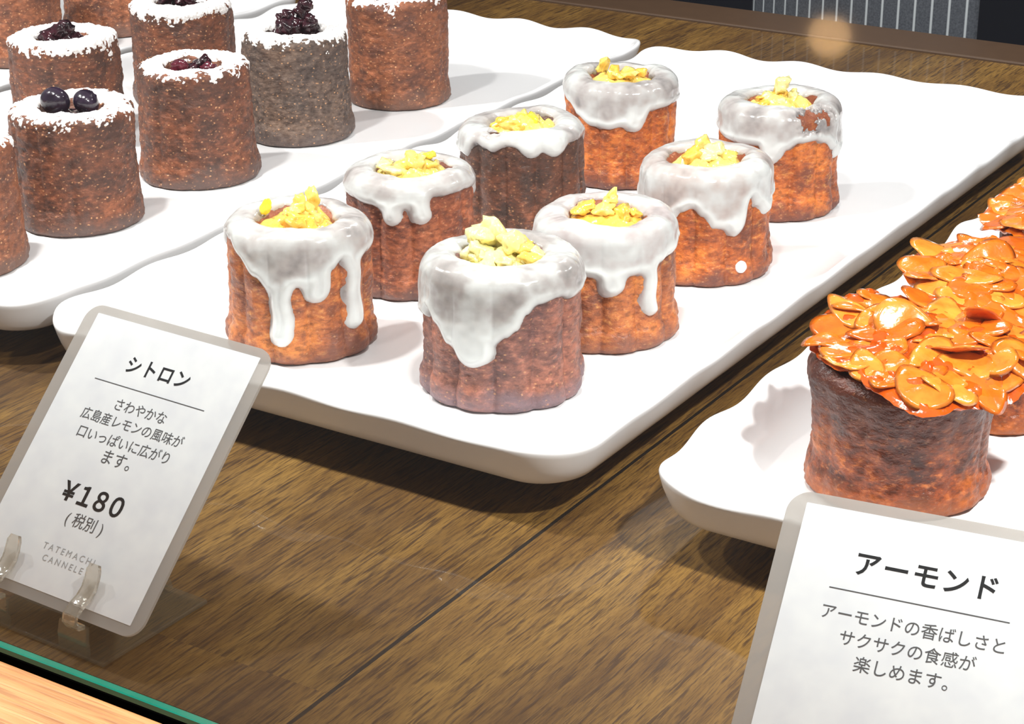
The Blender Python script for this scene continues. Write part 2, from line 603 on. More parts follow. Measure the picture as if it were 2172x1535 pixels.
# ------------------------------------------------------------------ trays
def build_tray(x0, x1, y0, y1, label, seed):
    root = empty('serving_tray', ((x0 + x1) / 2, (y0 + y1) / 2, 0))
    tag(root, label, 'tray', 'white wavy-rimmed serving trays')
    hx, hy = (x1 - x0) / 2, (y1 - y0) / 2
    rc = 0.020
    # outline points with arc length, outward normals
    P = []
    step = 0.0022

    def line(ax, ay, bx, by, nx, ny):
        L = math.hypot(bx - ax, by - ay)
        k = int(L / step)
        for i in range(k):
            t = i / k
            P.append((ax + (bx - ax) * t, ay + (by - ay) * t, nx, ny))

    def arc(cx, cy, a0):
        k = 18
        for i in range(k):
            a = a0 + math.pi / 2 * i / k
            P.append((cx + rc * math.cos(a), cy + rc * math.sin(a), math.cos(a), math.sin(a)))
    line(-hx + rc, -hy, hx - rc, -hy, 0, -1)
    arc(hx - rc, -hy + rc, -math.pi / 2)
    line(hx, -hy + rc, hx, hy - rc, 1, 0)
    arc(hx - rc, hy - rc, 0)
    line(hx - rc, hy, -hx + rc, hy, 0, 1)
    arc(-hx + rc, hy - rc, math.pi / 2)
    line(-hx, hy - rc, -hx, -hy + rc, -1, 0)
    arc(-hx + rc, -hy + rc, math.pi)
    P = np.array(P)
    n = len(P)
    d = np.hypot(*(np.roll(P[:, :2], -1, 0) - P[:, :2]).T)
    s = np.concatenate([[0], np.cumsum(d)[:-1]])
    T = d.sum()
    waves = round(T / 0.039)
    ph = 2 * math.pi * waves * s / T + seed
    irr = 0.75 + 0.25 * np.sin(2 * math.pi * 5 * s / T + seed * 2)
    wv = np.sin(ph) * irr
    # (inset, z, plan wave, height wave)
    rows = [(0.034, 0.0105, 0, 0), (0.022, 0.0105, 0, 0), (0.016, 0.0110, 0, 0), (0.0115, 0.0125, .1, .05), (0.008, 0.0150, .3, .25),
            (0.0055, 0.0180, .6, .6), (0.0036, 0.0207, .9, .9), (0.0024, 0.0220, 1, 1), (0.0012, 0.0226, 1, 1), (0.0003, 0.0223, 1, 1),
            (0.0, 0.0215, 1, 1), (0.0003, 0.0202, 1, .9), (0.0009, 0.0180, .9, .7), (0.0018, 0.0155, .6, .4), (0.0029, 0.0130, .4, .2), (0.0043, 0.0112, .2, .1), (0.0065, 0.0100, .1, 0),
            (0.011, 0.0090, 0, 0), (0.022, 0.0082, 0, 0), (0.0285, 0.0080, 0, 0), (0.029, 0.0, 0, 0), (0.031, 0.0, 0, 0), (0.032, 0.0078, 0, 0), (0.036, 0.0082, 0, 0)]
    vs = []
    for (o, z, pw, hw) in rows:
        oo = o + (-wv) * 0.0007 * pw
        ix = oo
        # shrink towards the inside; corners scale with their radius
        rr = np.maximum(rc - ix, 0.004)
        q = np.maximum(rc, ix + 0.004)
        cx = np.clip(P[:, 0], -hx + q, hx - q)
        cy = np.clip(P[:, 1], -hy + q, hy - q)
        px = cx + P[:, 2] * rr
        py = cy + P[:, 3] * rr
        zz = z + wv * 0.00105 * hw
        vs.append(np.stack([px, py, zz], 1))
    V = np.concatenate(vs)
    F = [tuple(reversed(f)) for f in grid_faces(len(rows), n)]
    F = [tuple(reversed(f)) for f in F]
    # rows go inward->outward over the top then under: orientation is fixed below
    F.append(tuple(range(n)))
    F.append(tuple(reversed(range((len(rows) - 1) * n, len(rows) * n))))
    o = mesh_obj('tray_body', V, F, M['tray'], root)
    bm = bmesh.new()
    bm.from_mesh(o.data)
    bmesh.ops.recalc_face_normals(bm, faces=bm.faces)
    bm.to_mesh(o.data)
    bm.free()
    return root


# ------------------------------------------------------------------ caneles
class Body:
    """profile of one little fluted cake as arc-length tables"""

    def __init__(s, h, rb, rt, seed, well=0.0125, depth=0.006, flute=0.035, lean=(0, 0), squash=0.0, waist=0.0, rim=0.0042):
        s.h, s.rb, s.rt, s.seed, s.flute, s.lean, s.squash = h, rb, rt, seed, flute, lean, squash
        pts = [(rb * 0.35, 0.0), (rb * 0.8, 0.0), (rb * 0.97, 0.0003), (rb, 0.0016)]
        rim0 = h - rim
        k = 22
        for i in range(1, k + 1):
            t = i / k
            z = 0.0016 + (rim0 - 0.0016) * t
            r = rb + (rt - rb) * min(1, t * 1.0) - waist * math.sin(math.pi * t)
            r -= 0.0011 * (1 / (1 + math.exp(-(z - 0.0075) * 1400)))
            r += 0.0011 * t
            pts.append((r, z))
        rr = pts[-1][0]
        for i in range(1, 8):
            a = math.pi / 2 * i / 7
            pts.append((rr - rim + rim * math.cos(a), rim0 + rim * math.sin(a)))
        s.rimstart = len(pts) - 4
        r1 = rr - rim
        pts.append(((r1 + well) / 2 + 0.0005, h + 0.0002))
        pts.append((well + 0.0012, h - 0.0001))
        pts.append((well - 0.0004, h - 0.0012))
        pts.append((well * 0.88, h - depth * 0.6))
        pts.append((well * 0.6, h - depth))
        pts.append((well * 0.2, h - depth))
        pts.append((0.0003, h - depth))
        p = np.array(pts)
        L = np.concatenate([[0], np.cumsum(np.hypot(*np.diff(p, axis=0).T))])
        s.p, s.L = p, L
        s.Lrim = L[s.rimstart]
        s.well = well

    def at(s, arc, th, fine=True):
        r = np.interp(arc, s.L, s.p[:, 0])
        z = np.interp(arc, s.L, s.p[:, 1])
        e = 0.0006
        dr = np.interp(arc + e, s.L, s.p[:, 0]) - np.interp(arc - e, s.L, s.p[:, 0])
        dz = np.interp(arc + e, s.L, s.p[:, 1]) - np.interp(arc - e, s.L, s.p[:, 1])
        ln = np.hypot(dr, dz) + 1e-12
        nr, nz = dz / ln, -dr / ln
        amp = s.flute * np.clip(z / 0.002, 0.5, 1) * np.where(z > s.h - 0.009, np.clip((s.h - z) / 0.009, 0.12, 1), 1.0)
        if not fine:
            amp = amp * 0.4
        wob = np.abs(np.sin(6 * th + s.seed)) ** 0.65 - 0.66
        low = fbm(np.cos(th) * 1.3 + s.seed, np.sin(th) * 1.3, z * 40, s.seed, 2)
        rr = r * (1 + amp * wob + 0.018 * low * np.clip(r / 0.01, 0, 1))
        sq = 1 + s.squash * np.cos(2 * th + s.seed)
        x = rr * np.cos(th) * sq + s.lean[0] * z
        y = rr * np.sin(th) * sq + s.lean[1] * z
        zz = z + 0.0009 * fbm(np.cos(th) * 1.1 + 5, np.sin(th) * 1.1, s.seed, s.seed + 3, 2) * np.clip(z / s.h, 0, 1) ** 3
        nx, ny = nr * np.cos(th), nr * np.sin(th)
        if fine:
            q = 0.00024 * fbm(x * 420, y * 420, zz * 700, s.seed + 9, 3) + 0.00032 * fbm(x * 130, y * 130, zz * 190, s.seed + 11, 2)
            pit = vnoise(x * 300, y * 300, zz * 420, s.seed + 21)
            q = q - 0.0008 * np.clip(pit - 0.55, 0, 1)
            q = q * np.clip(z / 0.0015, 0, 1)
            x, y, zz = x + nx * q, y + ny * q, zz + nz * q
        return x, y, zz, nx, ny, nz

    def mesh(s, name, mat, parent, nth=260, ns=120):
        th = np.linspace(0, 2 * math.pi, nth, endpoint=False)
        arc = np.linspace(0, s.L[-1], ns)
        A, T = np.meshgrid(arc, th, indexing='ij')
        x, y, z, *_ = s.at(A, T)
        V = np.stack([x.ravel(), y.ravel(), z.ravel()], 1)
        F = grid_faces(ns, nth)
        F.append(tuple(reversed(range(nth))))
        F.append(tuple(range((ns - 1) * nth, ns * nth)))
        return mesh_obj(name, V, F, mat, parent)


def view_az(cx, cy):
    return math.atan2(CAM.y - cy, CAM.x - cx)


def build_glaze(body, name, mat, parent, az, edge, holes=(), drips=(), seed=0, r_in=0.0128, tmax=0.0014):
    """icing sheet over the top and down the side; edge = [(offset across the front -1..1, drop below rim in cm)]"""
    nth, ns = 360, 130
    th = np.linspace(0, 2 * math.pi, nth, endpoint=False)
    # drop length L0 for every azimuth
    e = np.array(edge, float)
    ang = np.degrees(np.arcsin(np.clip(e[:, 0], -1, 1)))
    dl = (np.degrees(th - az) + 180) % 360 - 180
    rng = np.random.RandomState(seed)
    back = [(-180, 0.9), (-165, 1.3), (-150, 0.7), (-135, 1.5), (-118, 0.8), (-104, 1.0)]
    bk = [(a, l * rng.uniform(.7, 1.2)) for a, l in back] + list(zip(ang, e[:, 1])) + [(a, l * rng.uniform(.7, 1.2)) for a, l in ((104, 1.0), (120, .7), (138, 1.4), (152, .8), (166, 1.2))]
    bk.append((180, bk[0][1]))
    ka = np.array([k[0] for k in bk])
    kl = np.array([k[1] for k in bk])
    fine_a = np.linspace(-180, 180, 2881)
    i = np.clip(np.searchsorted(ka, fine_a, side='right') - 1, 0, len(ka) - 2)
    t = np.clip((fine_a - ka[i]) / (ka[i + 1] - ka[i]), 0, 1)
    t = t * t * (3 - 2 * t)
    L0 = (kl[i] * (1 - t) + kl[i + 1] * t) * 0.01
    # arc distance d below the rim; d negative = on the top ring
    top_len = body.L[-1] - body.Lrim
    dmax = max([max(kl)] + [q[1] for q in drips]) * 0.01 + 0.003
    d = np.linspace(-min(top_len, 0.016), dmax, ns)
    D, T = np.meshgrid(d, th, indexing='ij')
    DA = np.broadcast_to(dl, D.shape)
    # true distance to the icing border in (lateral, d) space
    R = body.rt
    border = np.stack([np.radians(fine_a) * R, L0], 1)
    lat = np.radians(DA) * R
    sd = np.empty(D.shape)
    for j in range(nth):
        w = np.abs((fine_a - dl[j] + 180) % 360 - 180) < 22
        bl = ((fine_a[w] - dl[j] + 180) % 360 - 180)
        bx = np.radians(bl) * R
        by = L0[w]
        dist = np.sqrt(bx[None, :] ** 2 + (by[None, :] - d[:, None]) ** 2).min(1)
        l0 = np.interp(dl[j], fine_a, L0)
        sd[:, j] = np.where(d < l0, dist, -dist)
    tipw = np.zeros(D.shape)
    for (du, dlen, dhw) in drips:
        a0 = math.degrees(math.asin(du))
        lx = np.radians((DA - a0 + 180) % 360 - 180) * R
        end = (dlen - dhw) * .01
        yy = D - np.clip(D, -0.002, end)
        w = dhw * .01 * (0.86 + 0.14 * np.clip((D / end), 0, 1) ** 2)
        q = w - np.hypot(lx + 0.0004 * np.sin(D * 500 + seed), yy)
        kk = 0.0022
        hsm = np.maximum(kk - np.abs(sd - q), 0) / kk
        sd = np.maximum(sd, q) + hsm * hsm * kk * 0.25
        tipw = np.maximum(tipw, np.exp(-((D - end) / (dhw * .013)) ** 2 - (lx / (dhw * .011)) ** 2))
    x, y, z, nx, ny, nz = body.at(body.Lrim - D, T, fine=False)
    rad = np.hypot(x - body.lean[0] * z, y - body.lean[1] * z)
    rin = r_in + 0.0016 * fbm(np.cos(T) * 1.6 + seed, np.sin(T) * 1.6, 0 * T, seed, 3)
    sd_in = (rad - rin)
    sd_in = np.where(z > body.h - 0.008, sd_in, 1)
    s = np.minimum(sd, sd_in)
    for (hu, hd, hr) in holes:     # bare patches
        ha = math.degrees(math.asin(max(-1, min(1, hu))))
        q = np.hypot(np.radians(DA - ha) * R, (D - hd * 0.01)) - hr * 0.01
        q = q + 0.0022 * fbm(x * 420, y * 420, z * 420, seed + 5, 3)
        s = np.minimum(s, q)
    prof = np.sqrt(np.clip(s, 0, 0.0026) / 0.0026)
    n = fbm(x * 150, y * 150, z * 120, seed + 2, 3)
    bead = np.exp(-((sd - 0.0018) / 0.0016) ** 2) * np.clip(D / 0.008, 0, 1)      # fat lower lip and drip tips
    tk = prof * (tmax * (0.86 + 0.22 * n) + 0.0007 * bead + 0.0009 * tipw)
    tk = np.where(s <= 0, np.maximum(s * 0.8, -0.0012), np.maximum(tk, 0.00022))
    tk = tk + np.where(s > 0, 0.0001, 0)
    x, y, z = x + nx * tk, y + ny * tk, z + nz * tk
    V = np.stack([x.ravel(), y.ravel(), z.ravel()], 1)
    th_attr = (np.clip(prof * (0.42 + 0.25 * n) + 0.75 * bead + 0.7 * tipw + 0.15 * np.clip(-D / 0.006, 0, 1), 0, 1)).ravel()
    keep = s > -0.0011
    F = grid_faces(ns, nth, True, keep)
    V, F, a = compact(V, F, th_attr)
    F = [tuple(reversed(f)) for f in F]
    o = mesh_obj(name, V, F, mat, parent)
    at = o.data.attributes.new('thick', 'FLOAT', 'POINT')
    at.data.foreach_set('value', a.astype(np.float32))
    return o


def build_sugar(body, parent, az, seed, amount=0.25, r_in=0.012, drop=0.28, bias=(0.0, 1.0)):
    """sifted sugar lying on the rim, thinning out down the side"""
    nth, ns = 340, 70
    th = np.linspace(0, 2 * math.pi, nth, endpoint=False)
    d = np.linspace(-0.0135, 0.011, ns)
    D, T = np.meshgrid(d, th, indexing='ij')
    x, y, z, nx, ny, nz = body.at(body.Lrim - D, T, fine=True)
    rad = np.hypot(x, y)
    n = fbm(x * 260, y * 260, z * 260, seed + 31, 4)
    n2 = fbm(x * 90, y * 90, z * 90, seed + 37, 2)
    dirw = np.cos(T - az - bias[0]) * 0.5 + 0.5
    lim = drop * 0.01 * (0.6 + 0.6 * n2) * (0.5 + dirw * bias[1])
    s = np.minimum((lim - D) / 0.004, 1.2) + 0.75 * n + 0.7 * fbm(x * 1000, y * 1000, z * 1000, seed + 41, 2) + amount
    s_in = np.where(z > body.h - 0.006, (rad - r_in) / 0.0012 + 0.6 * n, 1)
    s = np.minimum(s, s_in)
    tk = np.clip(s, -0.6, 0.8) * 0.0004 + np.where(s > 0, 0.00022 * fbm(x * 1500, y * 1500, z * 1500, seed, 2), 0) + 0.0001
    V = np.stack([(x + nx * tk).ravel(), (y + ny * tk).ravel(), (z + nz * tk).ravel()], 1)
    F = grid_faces(ns, nth, True, s > -0.15)
    V, F, _ = compact(V, F)
    F = [tuple(reversed(f)) for f in F]
    return mesh_obj('powdered_sugar', V, F, M['sugar'], parent)


def lump(name, mat, parent, size, loc, seed, rough=0.25, facets=5, rot=None, sub=3):
    """irregular chopped chunk: a ball cut by random planes, then roughened"""
    bm = bmesh.new()
    bmesh.ops.create_icosphere(bm, subdivisions=sub, radius=1.0)
    rng = random.Random(seed)
    planes = []
    for _ in range(facets):
        v = Vector((rng.gauss(0, 1), rng.gauss(0, 1), rng.gauss(0, 1))).normalized()
        planes.append((v, rng.uniform(0.45, 0.75)))
    co = np.array([v.co[:] for v in bm.verts])
    for (v, dd) in planes:
        k = co @ np.array(v)
        over = np.clip(k - dd, 0, None)
        co = co - over[:, None] * np.array(v)[None, :] * 0.92
    n = fbm(co[:, 0] * 1.6 + seed, co[:, 1] * 1.6, co[:, 2] * 1.6, seed, 3)
    co = co * (1 + rough * n)[:, None]
    for v, c in zip(bm.verts, co):
        v.co = Vector((c[0] * size[0], c[1] * size[1], c[2] * size[2]))
    o = bm_obj(name, bm, mat, parent, True)
    o.location = loc
    o.rotation_euler = rot or (rng.uniform(-.4, .4), rng.uniform(-.4, .4), rng.uniform(0, 6.28))
    return o


def mound(name, mat, parent, r, hgt, z, seed, spiky=0.35, off=(0, 0)):
    """pulp heap filling the well"""
    nth, ns = 90, 26
    th = np.linspace(0, 2 * math.pi, nth, endpoint=False)
    t = np.linspace(0, 1, ns)
    Tt, T = np.meshgrid(t, th, indexing='ij')
    rr = r * (1 - Tt) * (1 + 0.16 * fbm(np.cos(T) * 1.5, np.sin(T) * 1.5, seed + 0 * T, seed, 2)) + 1e-5
    x, y = rr * np.cos(T) + off[0], rr * np.sin(T) + off[1]
    hh = hgt * (1 - (1 - Tt) ** 2.2)
    zz = z + hh + spiky * hgt * fbm(x * 260, y * 260, seed, seed, 3) * np.clip(Tt * 4, 0, 1)
    V = np.stack([x.ravel(), y.ravel(), zz.ravel()], 1)
    F = grid_faces(ns, nth)
    F.append(tuple(range((ns - 1) * nth, ns * nth)))
    base = len(V)
    F.append(tuple(reversed(range(nth))))
    return mesh_obj(name, V, F, mat, parent)


TZ = 0.0107     # tray floor height


def lemon_top(root, h, az, seed, spec):
    """spec: list of (u right, v toward viewer, up, size, kind) in cm"""
    rx, ry = math.cos(az + math.pi / 2), math.sin(az + math.pi / 2)
    fx, fy = math.cos(az), math.sin(az)
    for i, (u, v, up, sz, kind) in enumerate(spec):
        loc = ((u * rx + v * fx) * .01, (u * ry + v * fy) * .01, h + up * .01)
        if kind == 'peel':
            lump('lemon_peel', M['peel'], root, (sz[0] * .01, sz[1] * .01, sz[2] * .01), loc, seed * 13 + i, 0.3, 6)
        else:
            lump('lemon_piece', M[kind], root, (sz[0] * .01, sz[1] * .01, sz[2] * .01), loc, seed * 13 + i, 0.42, 6)


def lemon_spec(seed, main='lemon', second='lemon_pale', n=9, rad=0.95, tall=0.35, cu=0.0, cv=0.0):
    rng = random.Random(seed)
    out = []
    for i in range(n):
        a = rng.uniform(0, 6.28)
        r = rad * math.sqrt(rng.uniform(0, 1))
        k = rng.choice([main, main, second])
        s = rng.uniform(.24, .42)
        out.append((cu + r * math.cos(a), cv + r * math.sin(a), rng.uniform(-.1, tall) * (1 - 0.4 * r / rad), (s, s * rng.uniform(.6, 1), s * rng.uniform(.45, .8)), k))
    return out


def build_lemon(key, x, y, h, rb, rt, edge, cake, label, seed, holes=(), top=None, mound_mat='lemon', mound_h=0.0045, glaze_thin=(188, 181, 179), r_in=0.0128, tmax=0.0014, mr=0.0135, lean=(0, 0), drop=None, drips=()):
    root = empty('lemon_canele', (x * .01, y * .01, TZ))
    tag(root, label, 'pastry', 'lemon glazed caneles on the middle tray')
    az = view_az(x * .01, y * .01)
    hh = h * .01
    b = Body(hh, rb * .01, rt * .01, seed, well=0.0125, depth=0.005, flute=0.085, lean=lean)
    cm = mat_cake('crust_%s' % key, *[srgb(*c) for c in cake['c']], seed, ring=srgb(*cake['ring']), speck=cake.get('speck', .4), topdark=cake.get('top', .85), trange=(.35, .85) if 'top' in cake else (.78, .95), height=hh)
    b.mesh('cake_body', cm, root)
    build_glaze(b, 'lemon_glaze', mat_glaze('icing_%s' % key, seed, glaze_thin), root, az, edge, holes, drips, seed, r_in, tmax)
    mound('lemon_pulp', M[mound_mat], root, mr, mound_h, hh - 0.0028, seed, 0.35, (lean[0] * hh, lean[1] * hh))
    lemon_top(root, hh, az, seed, top)
    if drop:
        u, dz = drop
        a = az + math.asin(u)
        px, py, pz, nx, ny, nz = b.at(np.array([b.Lrim - dz * .01]), np.array([a]), False)
        o = lump('icing_drop', M['tray'], root, (.0022, .0022, .0022), (float(px[0]), float(py[0]), float(pz[0])), 4, 0.05, 0)
        o['label'] = 'small round drop of white icing'
    return root


def build_berry(key, x, y, h, rb, rt, cake, label, seed, fill, tray_grp, sugar=True, dusty=0.0, lean=(0, 0), sug=None):
    root = empty('berry_canele', (x * .01, y * .01, TZ))
    tag(root, label, 'pastry', tray_grp)
    az = view_az(x * .01, y * .01)
    hh = h * .01
    b = Body(hh, rb * .01, rt * .01, seed, well=0.0125, depth=0.006, flute=0.032, lean=lean, rim=0.003)
    cm = mat_cake('crust_%s' % key, *[srgb(*c) for c in cake['c']], seed, ring=srgb(*cake['ring']), speck=.75, topdark=cake.get('top', .25), dusty=dusty, rough=.55, height=hh)
    b.mesh('cake_body', cm, root)
    if sugar:
        k = dict(amount=-0.4, drop=0.22, bias=(0.0, 0.8))
        k.update(sug or {})
        build_sugar(b, root, az, seed, **k)
    rx, ry = math.cos(az + math.pi / 2), math.sin(az + math.pi / 2)
    fx, fy = math.cos(az), math.sin(az)
    if fill:
        mound('berry_jam', M[fill[0]], root, 0.0118, fill[1], hh - 0.0048, seed, 0.4)
        for i, (u, v, up, s, kind) in enumerate(fill[2]):
            loc = ((u * rx + v * fx) * .01, (u * ry + v * fy) * .01, hh + up * .01)
            if kind == 'blueberry':
                build_blueberry(root, loc, s * .01, seed + i, (fx, fy))
            else:
                lump('berry_piece', M[kind], root, (s * .01, s * .0085, s * .008), loc, seed * 7 + i, 0.45, 3)
    return root


def build_blueberry(root, loc, r, seed, f):
    bm = bmesh.new()
    bmesh.ops.create_uvsphere(bm, u_segments=40, v_segments=28, radius=1)
    for v in bm.verts:
        c = v.co
        rad = math.hypot(c.x, c.y)
        a = math.atan2(c.y, c.x)
        c.z *= 0.88
        if c.z > 0.5:                      # star-shaped crown
            k = math.exp(-((rad - 0.34) / 0.09) ** 2) * (0.7 + 0.3 * math.cos(5 * a))
            dip = math.exp(-(rad / 0.24) ** 2)
            c.z += 0.10 * k - 0.22 * dip
        n = 0.02 * math.sin(3.1 * c.x + seed) * math.cos(2.7 * c.y)
        v.co = c * (1 + n) * r
    o = bm_obj('blueberry', bm, M['blueberry'], root, True)
    o.location = loc
    o.rotation_euler = (random.Random(seed).uniform(-1.0, -.5), random.Random(seed).uniform(-.6, .6), 0)
    return o


# ------------------------------------------------------------------ almond topping
def almond_mesh(k):
    rng = random.Random(900 + k)
    Lx, Wy, th = rng.uniform(.0072, .0098), rng.uniform(.0046, .0062), rng.uniform(.0004, .0007)
    bend = rng.uniform(-30, 45)
    twist = rng.uniform(-15, 15)
    nth, nr = 28, 5
    vs, fs = [], []
    for side in (1, -1):
        for i in range(nr + 1):
            t = i / nr
            for j in range(nth):
                a = 2 * math.pi * j / nth
                r = t
                x = Lx * r * math.cos(a)
                w = Wy * (1 - 0.30 * math.cos(a)) * (1 - 0.12 * max(0, math.cos(a)) ** 6)
                y = w * r * math.sin(a)
                e = math.sqrt(max(0, 1 - t ** 6))
                z = side * th * e * (0.9 + t * (.10 * math.sin(9 * a) - .2 * math.sin(2 * a + k))) + bend * x * x * 0.5 + twist * x * y + 0.0002 * math.sin(x * 900 + k)
                vs.append((x, y, z))
    off = (nr + 1) * nth
    for i in range(nr):
        for j in range(nth):
            q = (j + 1) % nth
            fs.append((i * nth + j, (i + 1) * nth + j, (i + 1) * nth + q, i * nth + q))
            fs.append((off + i * nth + j, off + i * nth + q, off + (i + 1) * nth + q, off + (i + 1) * nth + j))
    me = bpy.data.meshes.new('almond_slice')
    me.from_pydata(vs, [], fs)
    bm = bmesh.new()
    bm.from_mesh(me)
    bmesh.ops.remove_doubles(bm, verts=bm.verts, dist=4e-5)
    bmesh.ops.recalc_face_normals(bm, faces=bm.faces)
    bm.to_mesh(me)
    bm.free()
    me.polygons.foreach_set('use_smooth', [True] * len(me.polygons))
    me.materials.append(M['almond'])
    return me


ALMOND = []


def build_almond(key, x, y, h, rb, rt, outline, tilt, n_sl, label, seed, cake, lift=0.0, off=(0, 0)):
    if not ALMOND:
        ALMOND.extend(almond_mesh(k) for k in range(8))
    root = empty('almond_canele', (x * .01, y * .01, TZ))
    tag(root, label, 'pastry', 'almond topped caneles on the right tray')
    az = view_az(x * .01, y * .01)
    hh = h * .01
    b = Body(hh, rb * .01, rt * .01, seed, well=0.012, depth=0.004, flute=0.04, waist=0.0012)
    cm = mat_cake('crust_%s' % key, *[srgb(*c) for c in cake['c']], seed, ring=srgb(*cake['ring']), speck=.2, topdark=.9, rough=.34, height=hh)
    b.mesh('cake_body', cm, root)
    # slab frame: X right, Y away, tilted
    slab = None
    nth, nr = 150, 26
    th = np.linspace(0, 2 * math.pi, nth, endpoint=False)
    o = np.array(outline, float)
    dl = (np.degrees(th) + 180) % 360 - 180
    oa = np.concatenate([o[:, 0] - 360, o[:, 0], o[:, 0] + 360])
    orr = np.concatenate([o[:, 1]] * 3)
    rad = np.interp(dl, oa, orr) * .01
    rad = rad * (1 + 0.05 * fbm(np.cos(th) * 5, np.sin(th) * 5, seed, seed, 3))
    t = np.linspace(0.02, 1, nr)
    Tt, T = np.meshgrid(t, th, indexing='ij')
    X = rad[None, :] * Tt * np.cos(T)
    Y = rad[None, :] * Tt * np.sin(T)

    def wavez(X, Y):
        return 0.0028 * fbm(X * 38 + seed, Y * 38, 0.0, seed + 4, 2) - 1.3 * (X ** 2 + Y ** 2)
    Zt = wavez(X, Y) + 0.0011 * fbm(X * 240, Y * 260, 0.0, seed + 8, 2)
    thick = 0.0024 * np.sqrt(np.clip(1 - Tt ** 8, 0, 1))
    top = np.stack([X.ravel(), Y.ravel(), (Zt + thick * 0.5).ravel()], 1)
    bot = np.stack([X.ravel(), Y.ravel(), (Zt - thick * 0.9).ravel()], 1)
    V = np.concatenate([top, bot])
    k = nr * nth
    F = [tuple(reversed(f)) for f in grid_faces(nr, nth)]
    F += [tuple(i + k for i in f) for f in grid_faces(nr, nth)]
    for j in range(nth):
        q = (j + 1) % nth
        F.append(((nr - 1) * nth + j, (nr - 1) * nth + q, k + (nr - 1) * nth + q, k + (nr - 1) * nth + j))
    F.append(tuple(range(nth)))
    F.append(tuple(reversed(range(k, k + nth))))
    slab = mesh_obj('almond_brittle', V, F, M['caramel'], root)
    slab['label'] = 'glossy orange caramel sheet set with sliced almonds'
    bm = bmesh.new()
    bm.from_mesh(slab.data)
    bmesh.ops.recalc_face_normals(bm, faces=bm.faces)
    bm.to_mesh(slab.data)
    bm.free()
    rz = az + math.pi / 2       # local X to the viewer's right, local -Y toward the viewer
    slab.location = (off[0] * .01, off[1] * .01, hh + 0.0042 + lift)
    slab.rotation_euler = Matrix.Rotation(rz, 3, 'Z').to_4x4().to_3x3().__matmul__(
        (Matrix.Rotation(math.radians(tilt[0]), 3, 'X') @ Matrix.Rotation(math.radians(tilt[1]), 3, 'Y'))).to_euler()
    rng = random.Random(seed * 3 + 1)
    placed = 0
    tries = 0
    pts = []
    while placed < n_sl and tries < 6000:
        tries += 1
        a = rng.uniform(0, 2 * math.pi)
        rmax = float(np.interp(((math.degrees(a) + 180) % 360) - 180, oa, orr)) * .01
        r = rmax * math.sqrt(rng.uniform(0, 1)) * 0.84
        px, py = r * math.cos(a), r * math.sin(a)
        if any((px - qx) ** 2 + (py - qy) ** 2 < (0.0062 if placed < n_sl * .7 else 0.0048) ** 2 for qx, qy in pts):
            continue
        pts.append((px, py))
        me = ALMOND[rng.randrange(len(ALMOND))]
        s = bpy.data.objects.new('almond_slice', me)
        COL.objects.link(s)
        s.parent = slab
        e = 0.003
        zx = float(wavez(px + e, py) - wavez(px - e, py)) / (2 * e)
        zy = float(wavez(px, py + e) - wavez(px, py - e)) / (2 * e)
        s.location = (px, py, float(wavez(px, py)) + 0.0008 + rng.uniform(0, .0007))
        steep = 45 if rng.random() < 0.06 else 6
        nrm = Vector((-zx, -zy, 1)).normalized()
        q = nrm.to_track_quat('Z', 'Y').to_matrix()
        mloc = q @ Matrix.Rotation(rng.uniform(0, 6.28), 3, 'Z') @ Matrix.Rotation(math.radians(rng.gauss(0, 1) * steep * .6), 3, 'X') @ Matrix.Rotation(math.radians(rng.gauss(0, 1) * steep * .6), 3, 'Y')
        s.rotation_euler = mloc.to_euler()
        sc = rng.uniform(.8, 1.15)
        s.scale = (sc, sc, sc)
        placed += 1
    return root


# ------------------------------------------------------------------ cards and stands
def rrect(x0, x1, y0, y1, r, seg=10):
    out = []
    for cx, cy, a0 in ((x1 - r, y0 + r, -90), (x1 - r, y1 - r, 0), (x0 + r, y1 - r, 90), (x0 + r, y0 + r, 180)):
        for i in range(seg + 1):
            a = math.radians(a0 + 90 * i / seg)
            out.append((cx + r * math.cos(a), cy + r * math.sin(a)))
    return out


def slab_from(pts, z0, z1, name, mat, parent, bev=0.0):
    n = len(pts)
    vs = [(x, y, z0) for x, y in pts] + [(x, y, z1) for x, y in pts]
    fs = [tuple(reversed(range(n))), tuple(range(n, 2 * n))] + [(i, (i + 1) % n, n + (i + 1) % n, n + i) for i in range(n)]
    return mesh_obj(name, vs, fs, mat, parent, False)


def text_mesh(name, body, cx, cy, width, size, mat, parent, bold=0.0, spacing=1.0, z=0.0, max_w=None):
    cu = bpy.data.curves.new(name, 'FONT')
    cu.body = body
    cu.size = size
    cu.align_x = 'CENTER'
    cu.align_y = 'CENTER'
    cu.space_character = spacing
    cu.offset = bold
    cu.extrude = 0.00003
    cu.resolution_u = 4
    tmp = bpy.data.objects.new(name + '_curve', cu)
    COL.objects.link(tmp)
    dg = bpy.context.evaluated_depsgraph_get()
    me = bpy.data.meshes.new_from_object(tmp.evaluated_get(dg))
    bpy.data.objects.remove(tmp)
    co = np.array([v.co[:] for v in me.vertices])
    x0, x1, y0, y1 = co[:, 0].min(), co[:, 0].max(), co[:, 1].min(), co[:, 1].max()
    f = width / (x1 - x0)
    for v in me.vertices:
        v.co = Vector(((v.co.x - (x0 + x1) / 2) * f, (v.co.y - (y0 + y1) / 2) * f, v.co.z))
    me.materials.clear()
    me.materials.append(mat)
    o = bpy.data.objects.new(name, me)
    COL.objects.link(o)
    o.parent = parent
    o.location = (cx, cy, z)
    return o


